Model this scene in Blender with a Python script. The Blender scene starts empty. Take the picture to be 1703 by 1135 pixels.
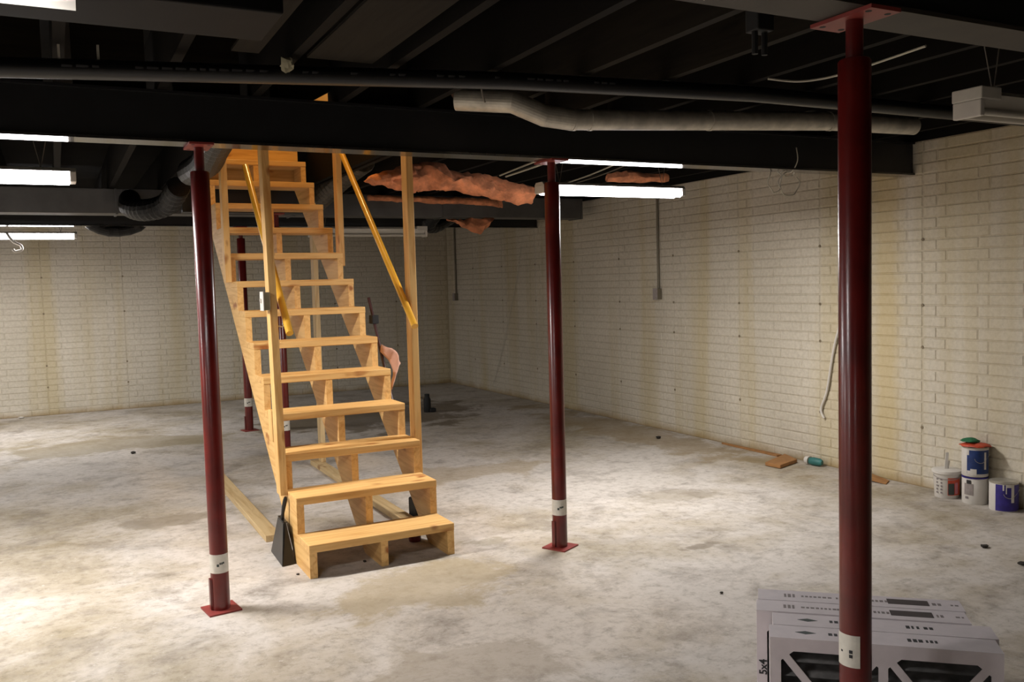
import bpy, bmesh, math, random
from mathutils import Vector, Matrix, noise as mnoise

# ------------------------------------------------------------------ camera, world, exposure
SC = bpy.context.scene
COL = SC.collection
W, H = 1703, 1135
F_PX, YAW, PITCH, ROLL, CAM_Z = 1477.64, math.radians(-27.047), math.radians(3.7496), math.radians(-1.5465), 1.5


def cam_axes():
    cy, sy = math.cos(YAW), math.sin(YAW)
    f = Vector((-sy * math.cos(PITCH), cy * math.cos(PITCH), -math.sin(PITCH)))
    r = Vector((cy, sy, 0.0))
    u = r.cross(f)
    c, s = math.cos(ROLL), math.sin(ROLL)
    return c * r + s * u, -s * r + c * u, f


CR, CU, CF = cam_axes()
cam_data = bpy.data.cameras.new('camera')
cam_data.sensor_fit = 'HORIZONTAL'
cam_data.sensor_width = 36.0
cam_data.lens = F_PX / W * 36.0
cam_data.clip_start = 0.05
cam_data.clip_end = 100
cam = bpy.data.objects.new('camera', cam_data)
COL.objects.link(cam)
cam.matrix_world = Matrix(((CR.x, CU.x, -CF.x, 0), (CR.y, CU.y, -CF.y, 0), (CR.z, CU.z, -CF.z, CAM_Z), (0, 0, 0, 1)))
SC.camera = cam


def project(p):
    d = Vector(p) - Vector((0, 0, CAM_Z))
    z = d.dot(CF)
    if z < 0.05:
        return None
    return W / 2 + F_PX * d.dot(CR) / z, H / 2 - F_PX * d.dot(CU) / z


world = bpy.data.worlds.new('world')
SC.world = world
world.use_nodes = True
world.node_tree.nodes['Background'].inputs[0].default_value = (0.02, 0.02, 0.022, 1)
world.node_tree.nodes['Background'].inputs[1].default_value = 0.3
SC.view_settings.view_transform = 'Standard'
SC.view_settings.look = 'None'
SC.view_settings.gamma = 1.0
SC.view_settings.use_curve_mapping = False
SC.view_settings.exposure = 0.0
SC.cycles.use_denoising = True
SC.cycles.max_bounces = 8
SC.cycles.diffuse_bounces = 2

# strengths of the lamps the place has (used by their builders further down)
TUBE_WATTS = 26.0
TUBE_COLOR = (1.0, 0.978, 0.945)
TUBE_GLOW = 17.0
STAIR_WATTS = 30.0
STAIR_COLOR = (1.0, 0.66, 0.26)

rnd = random.Random(7)

# ------------------------------------------------------------------ materials


def lin(r, g, b):
    def c(v):
        v /= 255.0
        return v / 12.92 if v <= 0.04045 else ((v + 0.055) / 1.055) ** 2.4
    return (c(r), c(g), c(b), 1.0)


class NT:
    def __init__(self, name):
        self.m = bpy.data.materials.new(name)
        self.m.use_nodes = True
        self.t = self.m.node_tree
        self.b = self.t.nodes['Principled BSDF']

    def n(self, kind, **kw):
        nd = self.t.nodes.new(kind)
        for k, v in kw.items():
            setattr(nd, k, v)
        return nd

    def l(self, a, b):
        self.t.links.new(a, b)

    def noise(self, vec, scale, detail=4, rough=0.55, dist=0.0):
        nd = self.n('ShaderNodeTexNoise')
        nd.inputs['Scale'].default_value = scale
        nd.inputs['Detail'].default_value = detail
        nd.inputs['Roughness'].default_value = rough
        nd.inputs['Distortion'].default_value = dist
        if vec is not None:
            self.l(vec, nd.inputs['Vector'])
        return nd.outputs['Fac']

    def ramp(self, fac, stops):
        nd = self.n('ShaderNodeValToRGB')
        el = nd.color_ramp.elements
        while len(el) < len(stops):
            el.new(0.5)
        for e, (p, c) in zip(el, stops):
            e.position = p
            e.color = c if len(c) == 4 else (*c, 1)
        self.l(fac, nd.inputs['Fac'])
        return nd.outputs['Color']

    def mix(self, fac, a, b, mode='MIX'):
        nd = self.n('ShaderNodeMix', data_type='RGBA', blend_type=mode)
        for sock, v in ((nd.inputs[0], fac), (nd.inputs[6], a), (nd.inputs[7], b)):
            if isinstance(v, (int, float)):
                sock.default_value = v
            elif isinstance(v, tuple):
                sock.default_value = v
            else:
                self.l(v, sock)
        return nd.outputs[2]

    def math(self, op, a, b=0.0, clamp=False):
        nd = self.n('ShaderNodeMath', operation=op, use_clamp=clamp)
        for i, v in enumerate((a, b)):
            if isinstance(v, (int, float)):
                nd.inputs[i].default_value = v
            else:
                self.l(v, nd.inputs[i])
        return nd.outputs[0]

    def pos(self, scale=None):
        g = self.n('ShaderNodeNewGeometry').outputs['Position']
        return self.mapped(g, scale) if scale else g

    def objc(self, scale=None):
        g = self.n('ShaderNodeTexCoord').outputs['Object']
        return self.mapped(g, scale) if scale else g

    def mapped(self, v, scale, loc=(0, 0, 0)):
        mp = self.n('ShaderNodeMapping')
        mp.inputs['Scale'].default_value = scale
        mp.inputs['Location'].default_value = loc
        self.l(v, mp.inputs['Vector'])
        return mp.outputs[0]

    def xyz(self, v):
        s = self.n('ShaderNodeSeparateXYZ')
        self.l(v, s.inputs[0])
        return s.outputs

    def bump(self, h, strength, dist=0.01):
        nd = self.n('ShaderNodeBump')
        nd.inputs['Strength'].default_value = strength
        nd.inputs['Distance'].default_value = dist
        self.l(h, nd.inputs['Height'])
        self.l(nd.outputs[0], self.b.inputs['Normal'])

    def base(self, c):
        if isinstance(c, tuple):
            self.b.inputs['Base Color'].default_value = c
        else:
            self.l(c, self.b.inputs['Base Color'])

    def set(self, **kw):
        for k, v in kw.items():
            self.b.inputs[k.replace('_', ' ')].default_value = v


def plain(name, col, rough=0.6, metal=0.0, var=0.15, scale=12.0, bump=0.0, coat=0.0, spec=0.5):
    m = NT(name)
    p = m.pos()
    f = m.noise(p, scale, 4)
    dark = tuple(c * (1 - var) for c in col[:3]) + (1,)
    lite = tuple(min(1, c * (1 + var)) for c in col[:3]) + (1,)
    m.base(m.ramp(f, [(0.3, dark), (0.7, lite)]))
    m.set(Roughness=rough, Metallic=metal)
    m.b.inputs['Coat Weight'].default_value = coat
    m.b.inputs['Specular IOR Level'].default_value = spec
    if bump:
        m.bump(m.noise(p, scale * 4, 5), bump)
    return m.m


def wood(name, axis, light, dark, knot, rough=0.55):
    m = NT(name)
    if rough > 0.7:
        m.b.inputs['Specular IOR Level'].default_value = 0.12
    s = [16.0, 16.0, 16.0]
    s[axis] = 1.1
    p = m.pos(tuple(s))
    g = m.noise(p, 1.6, 6, 0.6, 1.2)
    c = m.ramp(g, [(0.28, dark), (0.55, light), (0.8, tuple(min(1, v * 1.12) for v in light[:3]) + (1,))])
    s2 = [9.0, 9.0, 9.0]
    s2[axis] = 4.0
    k = m.noise(m.pos(tuple(s2)), 1.0, 2, 0.5)
    kk = m.ramp(k, [(0.66, (0, 0, 0, 1)), (0.74, (1, 1, 1, 1))])
    m.base(m.mix(kk, c, knot))
    m.set(Roughness=rough)
    m.bump(g, 0.15, 0.004)
    return m.m


PINE_L, PINE_D, PINE_K = lin(228, 184, 118), lin(200, 144, 76), lin(158, 94, 40)
WOOD_X = wood('pine_grain_x', 0, PINE_L, PINE_D, PINE_K)
WOOD_Y = wood('pine_grain_y', 1, PINE_L, PINE_D, PINE_K)
WOOD_Z = wood('pine_grain_z', 2, PINE_L, PINE_D, PINE_K)
WOOD_PALE = wood('pale_lumber', 1, lin(205, 178, 132), lin(178, 145, 96), lin(150, 110, 66))
WOOD_PALE_Z = wood('pale_lumber_upright', 2, lin(205, 178, 132), lin(178, 145, 96), lin(150, 110, 66))
RAIL = plain('varnished_yellow_rail', lin(222, 168, 58), 0.3, var=0.12, scale=6, coat=0.3)
JOIST = wood('dark_joist', 1, lin(20, 17, 14), lin(16, 14, 12), lin(12, 11, 9), 0.8)  # ceiling wood set near-black, shade of the unlit ceiling in its colour
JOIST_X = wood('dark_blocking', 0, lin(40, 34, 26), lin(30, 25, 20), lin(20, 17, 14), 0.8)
JOIST_LIT = wood('lit_lumber', 1, lin(36, 32, 26), lin(28, 24, 20), lin(22, 19, 16), 0.8)  # lighter copy of the joist colour, painting the lit strips overhead
SUBFLOOR = plain('dark_subfloor', lin(18, 16, 14), 0.85, var=0.3, scale=5, spec=0.1)
STEEL_BLACK = plain('black_beam_paint', lin(27, 27, 29), 0.42, var=0.2, scale=7)
STEEL_GLOSS = plain('glossy_black_beam_paint', lin(40, 38, 36), 0.16, var=0.15, scale=7, coat=0.4)
STEEL_LIT = plain('lit_brown_flange', lin(50, 43, 36), 0.6, var=0.25, scale=7)  # brown stands for light on the flange underside, the web stays black
PIPE_BLACK = plain('black_plastic_pipe', lin(20, 20, 22), 0.33, var=0.1, scale=9)
GALV = plain('galvanised_sheet', lin(186, 180, 168), 0.4, 0.45, var=0.25, scale=14)
GALV_DULL = plain('dull_duct_sheet', lin(96, 94, 92), 0.5, 0.6, var=0.2, scale=5)
FOIL_BLACK = plain('black_flex_foil', lin(10, 10, 11), 0.3, 0.2, var=0.3, scale=40, bump=0.6)
FOIL_GREY = plain('grey_flex_foil', lin(92, 84, 72), 0.4, 0.5, var=0.4, scale=18, bump=0.5)
WHITE_METAL = plain('white_enamel', lin(205, 200, 190), 0.45, var=0.06)
WHITE_PLASTIC = plain('white_plastic', lin(214, 208, 200), 0.5, var=0.05)
CABLE = plain('white_cable', lin(190, 184, 168), 0.5, var=0.1)
CABLE_DIM = plain('grey_cable', lin(112, 104, 92), 0.6, var=0.1)
BLACK = plain('black_plastic', lin(17, 18, 20), 0.35, var=0.15)
RUBBER = plain('matte_black', lin(15, 15, 16), 0.7, var=0.15)
PINK = plain('pink_insulation', lin(206, 132, 92), 0.95, var=0.45, scale=11, bump=0.9)
PAPER = plain('sticker_paper', lin(214, 208, 196), 0.6, var=0.08, scale=40)
INK = plain('dark_ink', lin(42, 42, 44), 0.7, var=0.1)
INK_GREEN = plain('green_ink', lin(58, 66, 62), 0.7, var=0.1)
INK_PALE = plain('pale_ink', lin(128, 118, 116), 0.7, var=0.1)
CARD = plain('white_filter_card', lin(216, 206, 208), 0.75, var=0.05, scale=20)
CARD_DARK = plain('filter_slot', lin(70, 60, 58), 0.85, var=0.1)
PLEAT = plain('grey_pleated_media', lin(120, 118, 116), 0.9, var=0.3, scale=26)
BROWNBOARD = plain('brown_offcut', lin(158, 112, 66), 0.75, var=0.18, scale=16)
CONDUIT = plain('grey_conduit', lin(120, 112, 96), 0.5, 0.3, var=0.1)
DEBRIS = plain('dark_debris', lin(44, 38, 32), 0.9, var=0.3, scale=60)
BLUE = plain('blue_label', lin(24, 52, 110), 0.45, var=0.25, scale=22)
PURPLE = plain('purple_label', lin(48, 36, 122), 0.45, var=0.3, scale=22)
RED = plain('red_label', lin(196, 74, 46), 0.5, var=0.15, scale=20)
GREEN = plain('green_rag', lin(34, 104, 66), 0.8, var=0.2, scale=30)
TEAL = plain('teal_plastic', lin(52, 112, 108), 0.5, var=0.15)
GREYLABEL = plain('grey_label', lin(150, 140, 136), 0.6, var=0.15, scale=50)
UPWALL = plain('warm_plaster', lin(226, 196, 140), 0.8, var=0.05, scale=4)


def make_red():
    m = NT('red_oxide_paint')
    p = m.pos()
    f = m.noise(p, 9, 5)
    m.base(m.ramp(f, [(0.3, lin(84, 16, 13)), (0.7, lin(108, 22, 17))]))
    m.set(Roughness=0.3)
    m.b.inputs['Coat Weight'].default_value = 0.25
    m.b.inputs['Coat Roughness'].default_value = 0.15
    return m.m


REDPAINT = make_red()
REDPLATE = plain('red_plate_paint', lin(136, 52, 46), 0.5, var=0.15)


def make_floor():
    m = NT('stained_concrete_floor')
    p = m.pos()
    big = m.noise(m.mapped(p, (1, 1, 0), (3.1, 7.7, 0)), 0.55, 7, 0.62, 0.6)
    mid = m.noise(m.mapped(p, (1, 1, 0), (11.2, 2.4, 0)), 1.9, 8, 0.68, 0.4)
    fine = m.noise(p, 17, 9, 0.78)
    spk = m.noise(p, 42, 3, 0.6)
    white = lin(206, 198, 190)
    pale = lin(184, 173, 157)
    tan = lin(156, 143, 118)
    grey = lin(130, 120, 109)
    mixf = m.math('ADD', m.math('MULTIPLY', big, 0.62), m.math('MULTIPLY', mid, 0.38))
    c = m.ramp(mixf, [(0.36, tan), (0.44, pale), (0.53, white), (0.66, white)])
    f2 = m.ramp(m.noise(m.mapped(p, (1, 1, 0), (5, 1, 0)), 3.2, 9, 0.7, 0.3), [(0.50, (0, 0, 0, 1)), (0.72, (1, 1, 1, 1))])
    c = m.mix(m.math('MULTIPLY', f2, 0.75), c, grey)
    c = m.mix(0.75, c, m.ramp(fine, [(0.34, (0.52, 0.50, 0.46, 1)), (0.50, (0.93, 0.92, 0.91, 1)), (0.66, (1, 1, 1, 1))]), 'MULTIPLY')
    scr = m.noise(m.mapped(p, (1.0, 2.2, 0), (2, 9, 0)), 7.5, 6, 0.75, 1.5)
    c = m.mix(m.math('MULTIPLY', m.ramp(scr, [(0.60, (0, 0, 0, 1)), (0.72, (1, 1, 1, 1))]), 0.5), c, lin(122, 111, 98))
    wsp = m.noise(m.mapped(p, (1, 1, 0), (8, 3, 0)), 24, 4, 0.7)
    c = m.mix(m.math('MULTIPLY', m.ramp(wsp, [(0.62, (0, 0, 0, 1)), (0.70, (1, 1, 1, 1))]), 0.35), c, lin(228, 222, 216))
    sp = m.ramp(spk, [(0.68, (0, 0, 0, 1)), (0.76, (1, 1, 1, 1))])
    c = m.mix(m.math('MULTIPLY', sp, 0.35), c, lin(96, 86, 74))
    # damp tan stains with a shape of their own
    for (sx, sy, rx, ry, k, colr) in ((1.50, 4.12, 0.60, 0.34, 0.65, lin(170, 154, 124)), (1.95, 5.12, 0.14, 0.25, 0.5, lin(128, 114, 90)),
                                      (0.50, 6.15, 0.45, 0.22, 0.6, lin(142, 130, 112)), (2.15, 4.62, 0.2, 0.12, 0.5, lin(140, 130, 108)),
                                      (2.6, 6.4, 0.9, 0.35, 0.5, lin(160, 140, 108)), (3.13, 3.88, 0.15, 0.06, 0.6, lin(120, 108, 92)),
                                      (1.3, 3.1, 0.5, 0.25, 0.5, lin(150, 138, 122)), (-0.2, 2.9, 0.6, 0.3, 0.45, lin(150, 136, 118)),
                                      (3.2, 9.9, 1.3, 1.2, 0.75, lin(112, 98, 80)), (0.4, 9.6, 1.2, 0.5, 0.6, lin(150, 136, 108)),
                                      (4.95, 7.3, 0.35, 2.2, 0.55, lin(150, 128, 92)), (3.72, 4.9, 0.3, 0.16, 0.4, lin(140, 128, 108))):
        q = m.mapped(p, (1 / rx, 1 / ry, 0), (-sx / rx, -sy / ry, 0))
        ln = m.n('ShaderNodeVectorMath', operation='LENGTH')
        m.l(q, ln.inputs[0])
        d = m.math('ADD', ln.outputs['Value'], m.math('MULTIPLY', m.math('SUBTRACT', mid, 0.5), 3.0))
        f = m.ramp(d, [(0.75, (1, 1, 1, 1)), (1.1, (0, 0, 0, 1))])
        c = m.mix(m.math('MULTIPLY', f, k), c, colr)
    m.base(c)
    m.set(Roughness=0.72)
    m.b.inputs['Specular IOR Level'].default_value = 0.3
    m.bump(fine, 0.25, 0.01)
    return m.m


def make_wallmat(name='cream_cast_concrete', k=1.0):
    m = NT(name)
    p = m.pos()
    x, y, z = m.xyz(p)
    base = m.ramp(m.noise(p, 1.3, 5, 0.6), [(0.3, lin(204, 195, 178)), (0.7, lin(219, 210, 194))])
    fine = m.noise(p, 36, 5, 0.7)
    c = m.mix(0.6, base, m.ramp(fine, [(0.3, (0.68, 0.66, 0.62, 1)), (0.6, (1, 1, 1, 1))]), 'MULTIPLY')
    # yellow streaks running down the wall
    st = m.noise(m.mapped(p, (1.7, 1.7, 0.10), (1, 4.2, 0)), 1.0, 4, 0.6)
    sf = m.ramp(st, [(0.48, (0, 0, 0, 1)), (0.62, (1, 1, 1, 1))])
    c = m.mix(m.math('MULTIPLY', sf, 0.42), c, lin(186, 166, 108))
    # rust run below the beam pocket on the long wall
    d = m.math('ABSOLUTE', m.math('SUBTRACT', y, 4.46))
    rf = m.math('MULTIPLY', m.ramp(m.math('ADD', d, m.math('MULTIPLY', m.noise(m.mapped(p, (1, 1, 3), (0, 0, 0)), 4, 5), 0.10)), [(0.10, (1, 1, 1, 1)), (0.22, (0, 0, 0, 1))]),
                m.math('GREATER_THAN', x, 5.0))
    c = m.mix(m.math('MULTIPLY', rf, 0.5), c, lin(194, 168, 98))
    # brown tide mark where wall meets floor
    zf = m.math('ADD', z, m.math('MULTIPLY', m.noise(p, 3, 5), 0.14))
    tf = m.ramp(zf, [(0.075, (1, 1, 1, 1)), (0.15, (0, 0, 0, 1))])
    c = m.mix(m.math('MULTIPLY', tf, 0.65), c, lin(148, 118, 62))
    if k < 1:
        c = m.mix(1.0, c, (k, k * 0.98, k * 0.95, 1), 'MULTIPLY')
    m.base(c)
    m.set(Roughness=0.8)
    m.b.inputs['Specular IOR Level'].default_value = 0.25
    m.bump(fine, 0.2, 0.004)
    return m.m


FLOOR_M = make_floor()
WALL_M = make_wallmat()
JOINT_M = make_wallmat('shaded_recessed_joints', 0.88)  # wall colour darkened to paint the shade inside the recessed joints


def glow(name, col, strength):
    m = NT(name)
    m.base((0.9, 0.9, 0.9, 1))
    m.b.inputs['Emission Color'].default_value = (*col, 1)
    m.b.inputs['Emission Strength'].default_value = strength
    return m.m


TUBE_M = glow('lit_tube', (1.0, 0.97, 1.0), TUBE_GLOW)

# ------------------------------------------------------------------ mesh helpers


def BM():
    return bmesh.new()


def box(bm, x0, x1, y0, y1, z0, z1):
    v = [bm.verts.new(c) for c in ((x0, y0, z0), (x1, y0, z0), (x1, y1, z0), (x0, y1, z0), (x0, y0, z1), (x1, y0, z1), (x1, y1, z1), (x0, y1, z1))]
    for f in ((3, 2, 1, 0), (4, 5, 6, 7), (0, 1, 5, 4), (1, 2, 6, 5), (2, 3, 7, 6), (3, 0, 4, 7)):
        bm.faces.new([v[i] for i in f])
    return v


def obox(bm, o, u, v, w, a, b, c):
    """box with corner o, edges u*a, v*b, w*c"""
    o, u, v, w = Vector(o), Vector(u) * a, Vector(v) * b, Vector(w) * c
    vs = [bm.verts.new(o + u * i + v * j + w * k) for k in (0, 1) for j in (0, 1) for i in (0, 1)]
    for f in ((0, 2, 3, 1), (4, 5, 7, 6), (0, 1, 5, 4), (1, 3, 7, 5), (3, 2, 6, 7), (2, 0, 4, 6)):
        bm.faces.new([vs[i] for i in f])


def prism(bm, pts, direction):
    """extrude a planar polygon"""
    d = Vector(direction)
    a = [bm.verts.new(Vector(q)) for q in pts]
    b = [bm.verts.new(Vector(q) + d) for q in pts]
    n = len(pts)
    bm.faces.new(a)
    bm.faces.new(list(reversed(b)))
    for i in range(n):
        j = (i + 1) % n
        bm.faces.new((a[j], a[i], b[i], b[j]))


def path_tube(bm, pts, r, seg=10, caps=True, ribs=None):
    pts = [Vector(q) for q in pts]
    rings = []
    ref = None
    for i, q in enumerate(pts):
        t = (pts[min(i + 1, len(pts) - 1)] - pts[max(i - 1, 0)])
        t.normalize()
        if ref is None:
            ref = Vector((0, 0, 1)) if abs(t.z) < 0.9 else Vector((0, 1, 0))
        a = t.cross(ref)
        if a.length < 1e-4:
            a = t.cross(Vector((1, 0, 0)))
        a.normalize()
        b = a.cross(t)
        ref = b
        rr = r[i] if isinstance(r, (list, tuple)) else r
        if ribs:
            rr *= 1 + ribs * (1 if i % 2 else -1)
        rings.append([bm.verts.new(q + rr * (math.cos(2 * math.pi * k / seg) * a + math.sin(2 * math.pi * k / seg) * b)) for k in range(seg)])
    for r0, r1 in zip(rings, rings[1:]):
        for k in range(seg):
            bm.faces.new((r0[k], r1[k], r1[(k + 1) % seg], r0[(k + 1) % seg]))
    if caps:
        bm.faces.new(rings[0])
        bm.faces.new(list(reversed(rings[-1])))


def smooth_path(pts, n=8):
    pts = [Vector(q) for q in pts]
    out = []
    for i in range(len(pts) - 1):
        p0, p1, p2, p3 = pts[max(i - 1, 0)], pts[i], pts[i + 1], pts[min(i + 2, len(pts) - 1)]
        for k in range(n):
            t = k / n
            out.append(0.5 * ((2 * p1) + (p2 - p0) * t + (2 * p0 - 5 * p1 + 4 * p2 - p3) * t * t + (3 * p1 - p0 - 3 * p2 + p3) * t ** 3))
    out.append(pts[-1])
    return out


def lathe(bm, cx, cy, prof, seg=28):
    rings = []
    for r, z in prof:
        rings.append([bm.verts.new((cx + r * math.cos(2 * math.pi * k / seg), cy + r * math.sin(2 * math.pi * k / seg), z)) for k in range(seg)])
    for r0, r1 in zip(rings, rings[1:]):
        for k in range(seg):
            bm.faces.new((r0[k], r0[(k + 1) % seg], r1[(k + 1) % seg], r1[k]))
    bm.faces.new(list(reversed(rings[0])))
    bm.faces.new(rings[-1])


def arc_patch(bm, cx, cy, r, a0, a1, z0, z1, seg=10, th=0.0015):
    """curved label: part of a cylinder shell"""
    cols = []
    for k in range(seg + 1):
        a = math.radians(a0 + (a1 - a0) * k / seg)
        c, s = math.cos(a), math.sin(a)
        cols.append([bm.verts.new((cx + rr * c, cy + rr * s, z)) for rr in (r, r + th) for z in (z0, z1)])
    for p, q in zip(cols, cols[1:]):
        for i, j in ((2, 3), (3, 1), (1, 0), (0, 2)):
            bm.faces.new((p[i], q[i], q[j], p[j]))
    bm.faces.new([cols[0][i] for i in (0, 1, 3, 2)])
    bm.faces.new([cols[-1][i] for i in (2, 3, 1, 0)])


def obj(name, bm, mat, parent=None, smooth=False, bevel=0.0, label=None):
    bmesh.ops.recalc_face_normals(bm, faces=bm.faces[:])
    me = bpy.data.meshes.new(name)
    bm.to_mesh(me)
    bm.free()
    me.materials.append(mat)
    if smooth:
        for p in me.polygons:
            p.use_smooth = True
        me.set_sharp_from_angle(angle=math.radians(40))
    o = bpy.data.objects.new(name, me)
    COL.objects.link(o)
    if bevel:
        b = o.modifiers.new('bevel', 'BEVEL')
        b.width = bevel
        b.segments = 2
        b.limit_method = 'ANGLE'
    if parent is not None:
        attach(o, parent)
    if label:
        o['label'] = label
    return o


WM = {}


def attach(o, parent):
    o.parent = parent
    o.matrix_parent_inverse = WM.get(parent.name, Matrix.Identity(4)).inverted()


def thing(name, label, cat, loc=(0, 0, 0), group=None):
    o = bpy.data.objects.new(name, None)
    COL.objects.link(o)
    o.location = loc
    o.empty_display_size = 0.1
    WM[o.name] = Matrix.Translation(loc)
    return tag(o, label, cat, group)


def tag(o, label, cat, group=None):
    o['label'] = label
    o['category'] = cat
    if group:
        o['group'] = group
    return o


def structure(o):
    o['kind'] = 'structure'
    return o


def text_mesh(name, body, size, mat, parent, origin, ux, uy, thick=0.0008):
    cu = bpy.data.curves.new('lettering', 'FONT')
    cu.body = body
    cu.size = size
    cu.extrude = thick
    cu.offset = 0.0008
    cu.align_x = 'CENTER'
    cu.align_y = 'CENTER'
    to = bpy.data.objects.new('lettering_tmp', cu)
    COL.objects.link(to)
    bpy.context.view_layer.update()
    me = bpy.data.meshes.new_from_object(to.evaluated_get(bpy.context.evaluated_depsgraph_get()))
    bpy.data.objects.remove(to)
    bpy.data.curves.remove(cu)
    ux, uy = Vector(ux).normalized(), Vector(uy).normalized()
    uz = ux.cross(uy)
    mw = Matrix(((ux.x, uy.x, uz.x, origin[0]), (ux.y, uy.y, uz.y, origin[1]), (ux.z, uy.z, uz.z, origin[2]), (0, 0, 0, 1)))
    me.transform(mw)
    me.materials.clear()
    me.materials.append(mat)
    o = bpy.data.objects.new(name, me)
    COL.objects.link(o)
    attach(o, parent)
    return o


# ------------------------------------------------------------------ the room shell
XR, YB, XL, YF = 5.31, 12.50, -6.0, -3.5
WALL_H = 2.39
BEAM_Z = 2.165
JOIST_TOP = 2.68

bm = BM()
box(bm, XL - 0.2, XR + 0.2, YF - 0.2, YB + 0.2, -0.15, 0.0)
structure(obj('floor', bm, FLOOR_M))['label'] = 'stained pale concrete basement floor'


def wall(name, x0, x1, y0, y1, label):
    b = BM()
    box(b, x0, x1, y0, y1, 0.0, WALL_H)
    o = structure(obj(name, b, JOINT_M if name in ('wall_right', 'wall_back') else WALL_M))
    o['label'] = label
    return o


wall_right = wall('wall_right', XR, XR + 0.2, YF - 0.2, YB + 0.2, 'long cream concrete wall cast with a brick pattern, beside the paint cans')
wall_back = wall('wall_back', XL - 0.2, XR, YB, YB + 0.2, 'far cream concrete wall cast with a brick pattern, behind the stairs')
wall_left = wall('wall_left', XL - 0.2, XL, YF - 0.2, YB, 'cream concrete wall out of view')
wall_front = wall('wall_front', XL, XR, YF - 0.2, YF, 'cream concrete wall behind the viewer')

# cast bricks: 12 in by 3 in pieces in 3 ft form panels, joints recessed
COURSE, BRICK_D, JOINT, JOINT_V, PANEL = 0.0747, 0.0039, 0.0085, 0.0028, 0.925


def brick_mesh():
    """unit brick: x along the wall 0..1, y out of the wall, z 0..1; chamfered edge"""
    b = BM()
    L, Hh, c = 1.0, 1.0, 0.0
    f = [b.verts.new(q) for q in ((0.03, 1, 0.06), (0.97, 1, 0.06), (0.97, 1, 0.94), (0.03, 1, 0.94))]
    g = [b.verts.new(q) for q in ((0, -0.3, 0), (1, -0.3, 0), (1, -0.3, 1), (0, -0.3, 1))]
    b.faces.new(f)
    for i in range(4):
        j = (i + 1) % 4
        b.faces.new((g[i], g[j], f[j], f[i]))
    bmesh.ops.recalc_face_normals(b, faces=b.faces[:])
    me = bpy.data.meshes.new('brick')
    b.to_mesh(me)
    b.free()
    me.materials.append(WALL_M)
    return me


BRICK = brick_mesh()


def panel_rows(seam0, lo, hi, sign):
    """(start, length, z) of each brick between lo and hi; seams every PANEL from seam0"""
    out = []
    k0 = math.floor((lo - seam0) / PANEL) - 1
    k1 = math.ceil((hi - seam0) / PANEL) + 1
    for k in range(k0, k1):
        a, b = seam0 + k * PANEL, seam0 + (k + 1) * PANEL
        for r in range(32):
            off = 0.108 if r % 2 == 0 else 0.182
            cuts = [0, off, off + 0.308, off + 0.616, PANEL]
            for c0, c1 in zip(cuts, cuts[1:]):
                s, e = (b - c1, b - c0) if sign > 0 else (a + c0, a + c1)
                j0 = 0.008 if (c0 == 0 or c1 == PANEL) else 0.0
                s2, e2 = max(s + JOINT_V / 2 + j0 / 2, lo), min(e - JOINT_V / 2 - j0 / 2, hi)
                if e2 - s2 > 0.02:
                    out.append((s2, e2 - s2, r * COURSE + 0.004))
    return out


def place_bricks(parent, spots, to_world, rest_name, n_single):
    """to_world(s, d, z) -> point.  The n_single that show largest become objects, the rest one mesh"""
    def size(sp):
        s, ln, z = sp
        pr = [project(to_world(s + ln * i, BRICK_D, z + (COURSE - JOINT) * j)) for i, j in ((0, 0), (1, 0), (1, 1), (0, 1))]
        if any(q is None for q in pr):
            return 0
        cx, cy = sum(q[0] for q in pr) / 4, sum(q[1] for q in pr) / 4
        if not (0 < cx < W and 200 < cy < H) or (1384 < cx < 1436) or z > 2.15:
            return 0
        area = 0
        for i in range(4):
            a, b = pr[i], pr[(i + 1) % 4]
            area += a[0] * b[1] - b[0] * a[1]
        return abs(area) / 2
    ranked = sorted(spots, key=size, reverse=True)
    o0, ox, oy = to_world(0, 0, 0), to_world(1, 0, 0), to_world(0, 1, 0)
    ux, uy = Vector(ox) - Vector(o0), Vector(oy) - Vector(o0)
    for s, ln, z in ranked[:n_single]:
        o = bpy.data.objects.new('brick', BRICK)
        q = to_world(s, 0, z)
        d = BRICK_D * (0.75 + 0.5 * rnd.random())
        hz = COURSE - JOINT
        o.matrix_world = Matrix(((ux.x * ln, uy.x * d, 0, q[0]), (ux.y * ln, uy.y * d, 0, q[1]), (0, 0, hz, q[2]), (0, 0, 0, 1)))
        COL.objects.link(o)
        o.parent = parent
    verts, faces = [], []
    base = [v.co.copy() for v in BRICK.vertices]
    polys = [list(p.vertices) for p in BRICK.polygons]
    for s, ln, z in ranked[n_single:]:
        d = BRICK_D * (0.75 + 0.5 * rnd.random())
        n0 = len(verts)
        for c in base:
            verts.append(to_world(s + ln * c.x, d * c.y, z + (COURSE - JOINT) * c.z))
        faces += [[n0 + i for i in p] for p in polys]
    me = bpy.data.meshes.new(rest_name)
    me.from_pydata(verts, [], faces)
    b = bmesh.new()
    b.from_mesh(me)
    bmesh.ops.recalc_face_normals(b, faces=b.faces[:])
    b.to_mesh(me)
    b.free()
    me.materials.append(WALL_M)
    o = bpy.data.objects.new(rest_name, me)
    COL.objects.link(o)
    o.parent = parent
    o['kind'] = 'stuff'


place_bricks(wall_right, panel_rows(4.160, 1.2, YB - 0.01, +1), lambda s, d, z: (XR - d, s, z), 'bricks', 290)
place_bricks(wall_back, panel_rows(-0.15, -2.0, XR - 0.012, -1), lambda s, d, z: (s, YB - d, z), 'bricks', 0)

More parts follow.
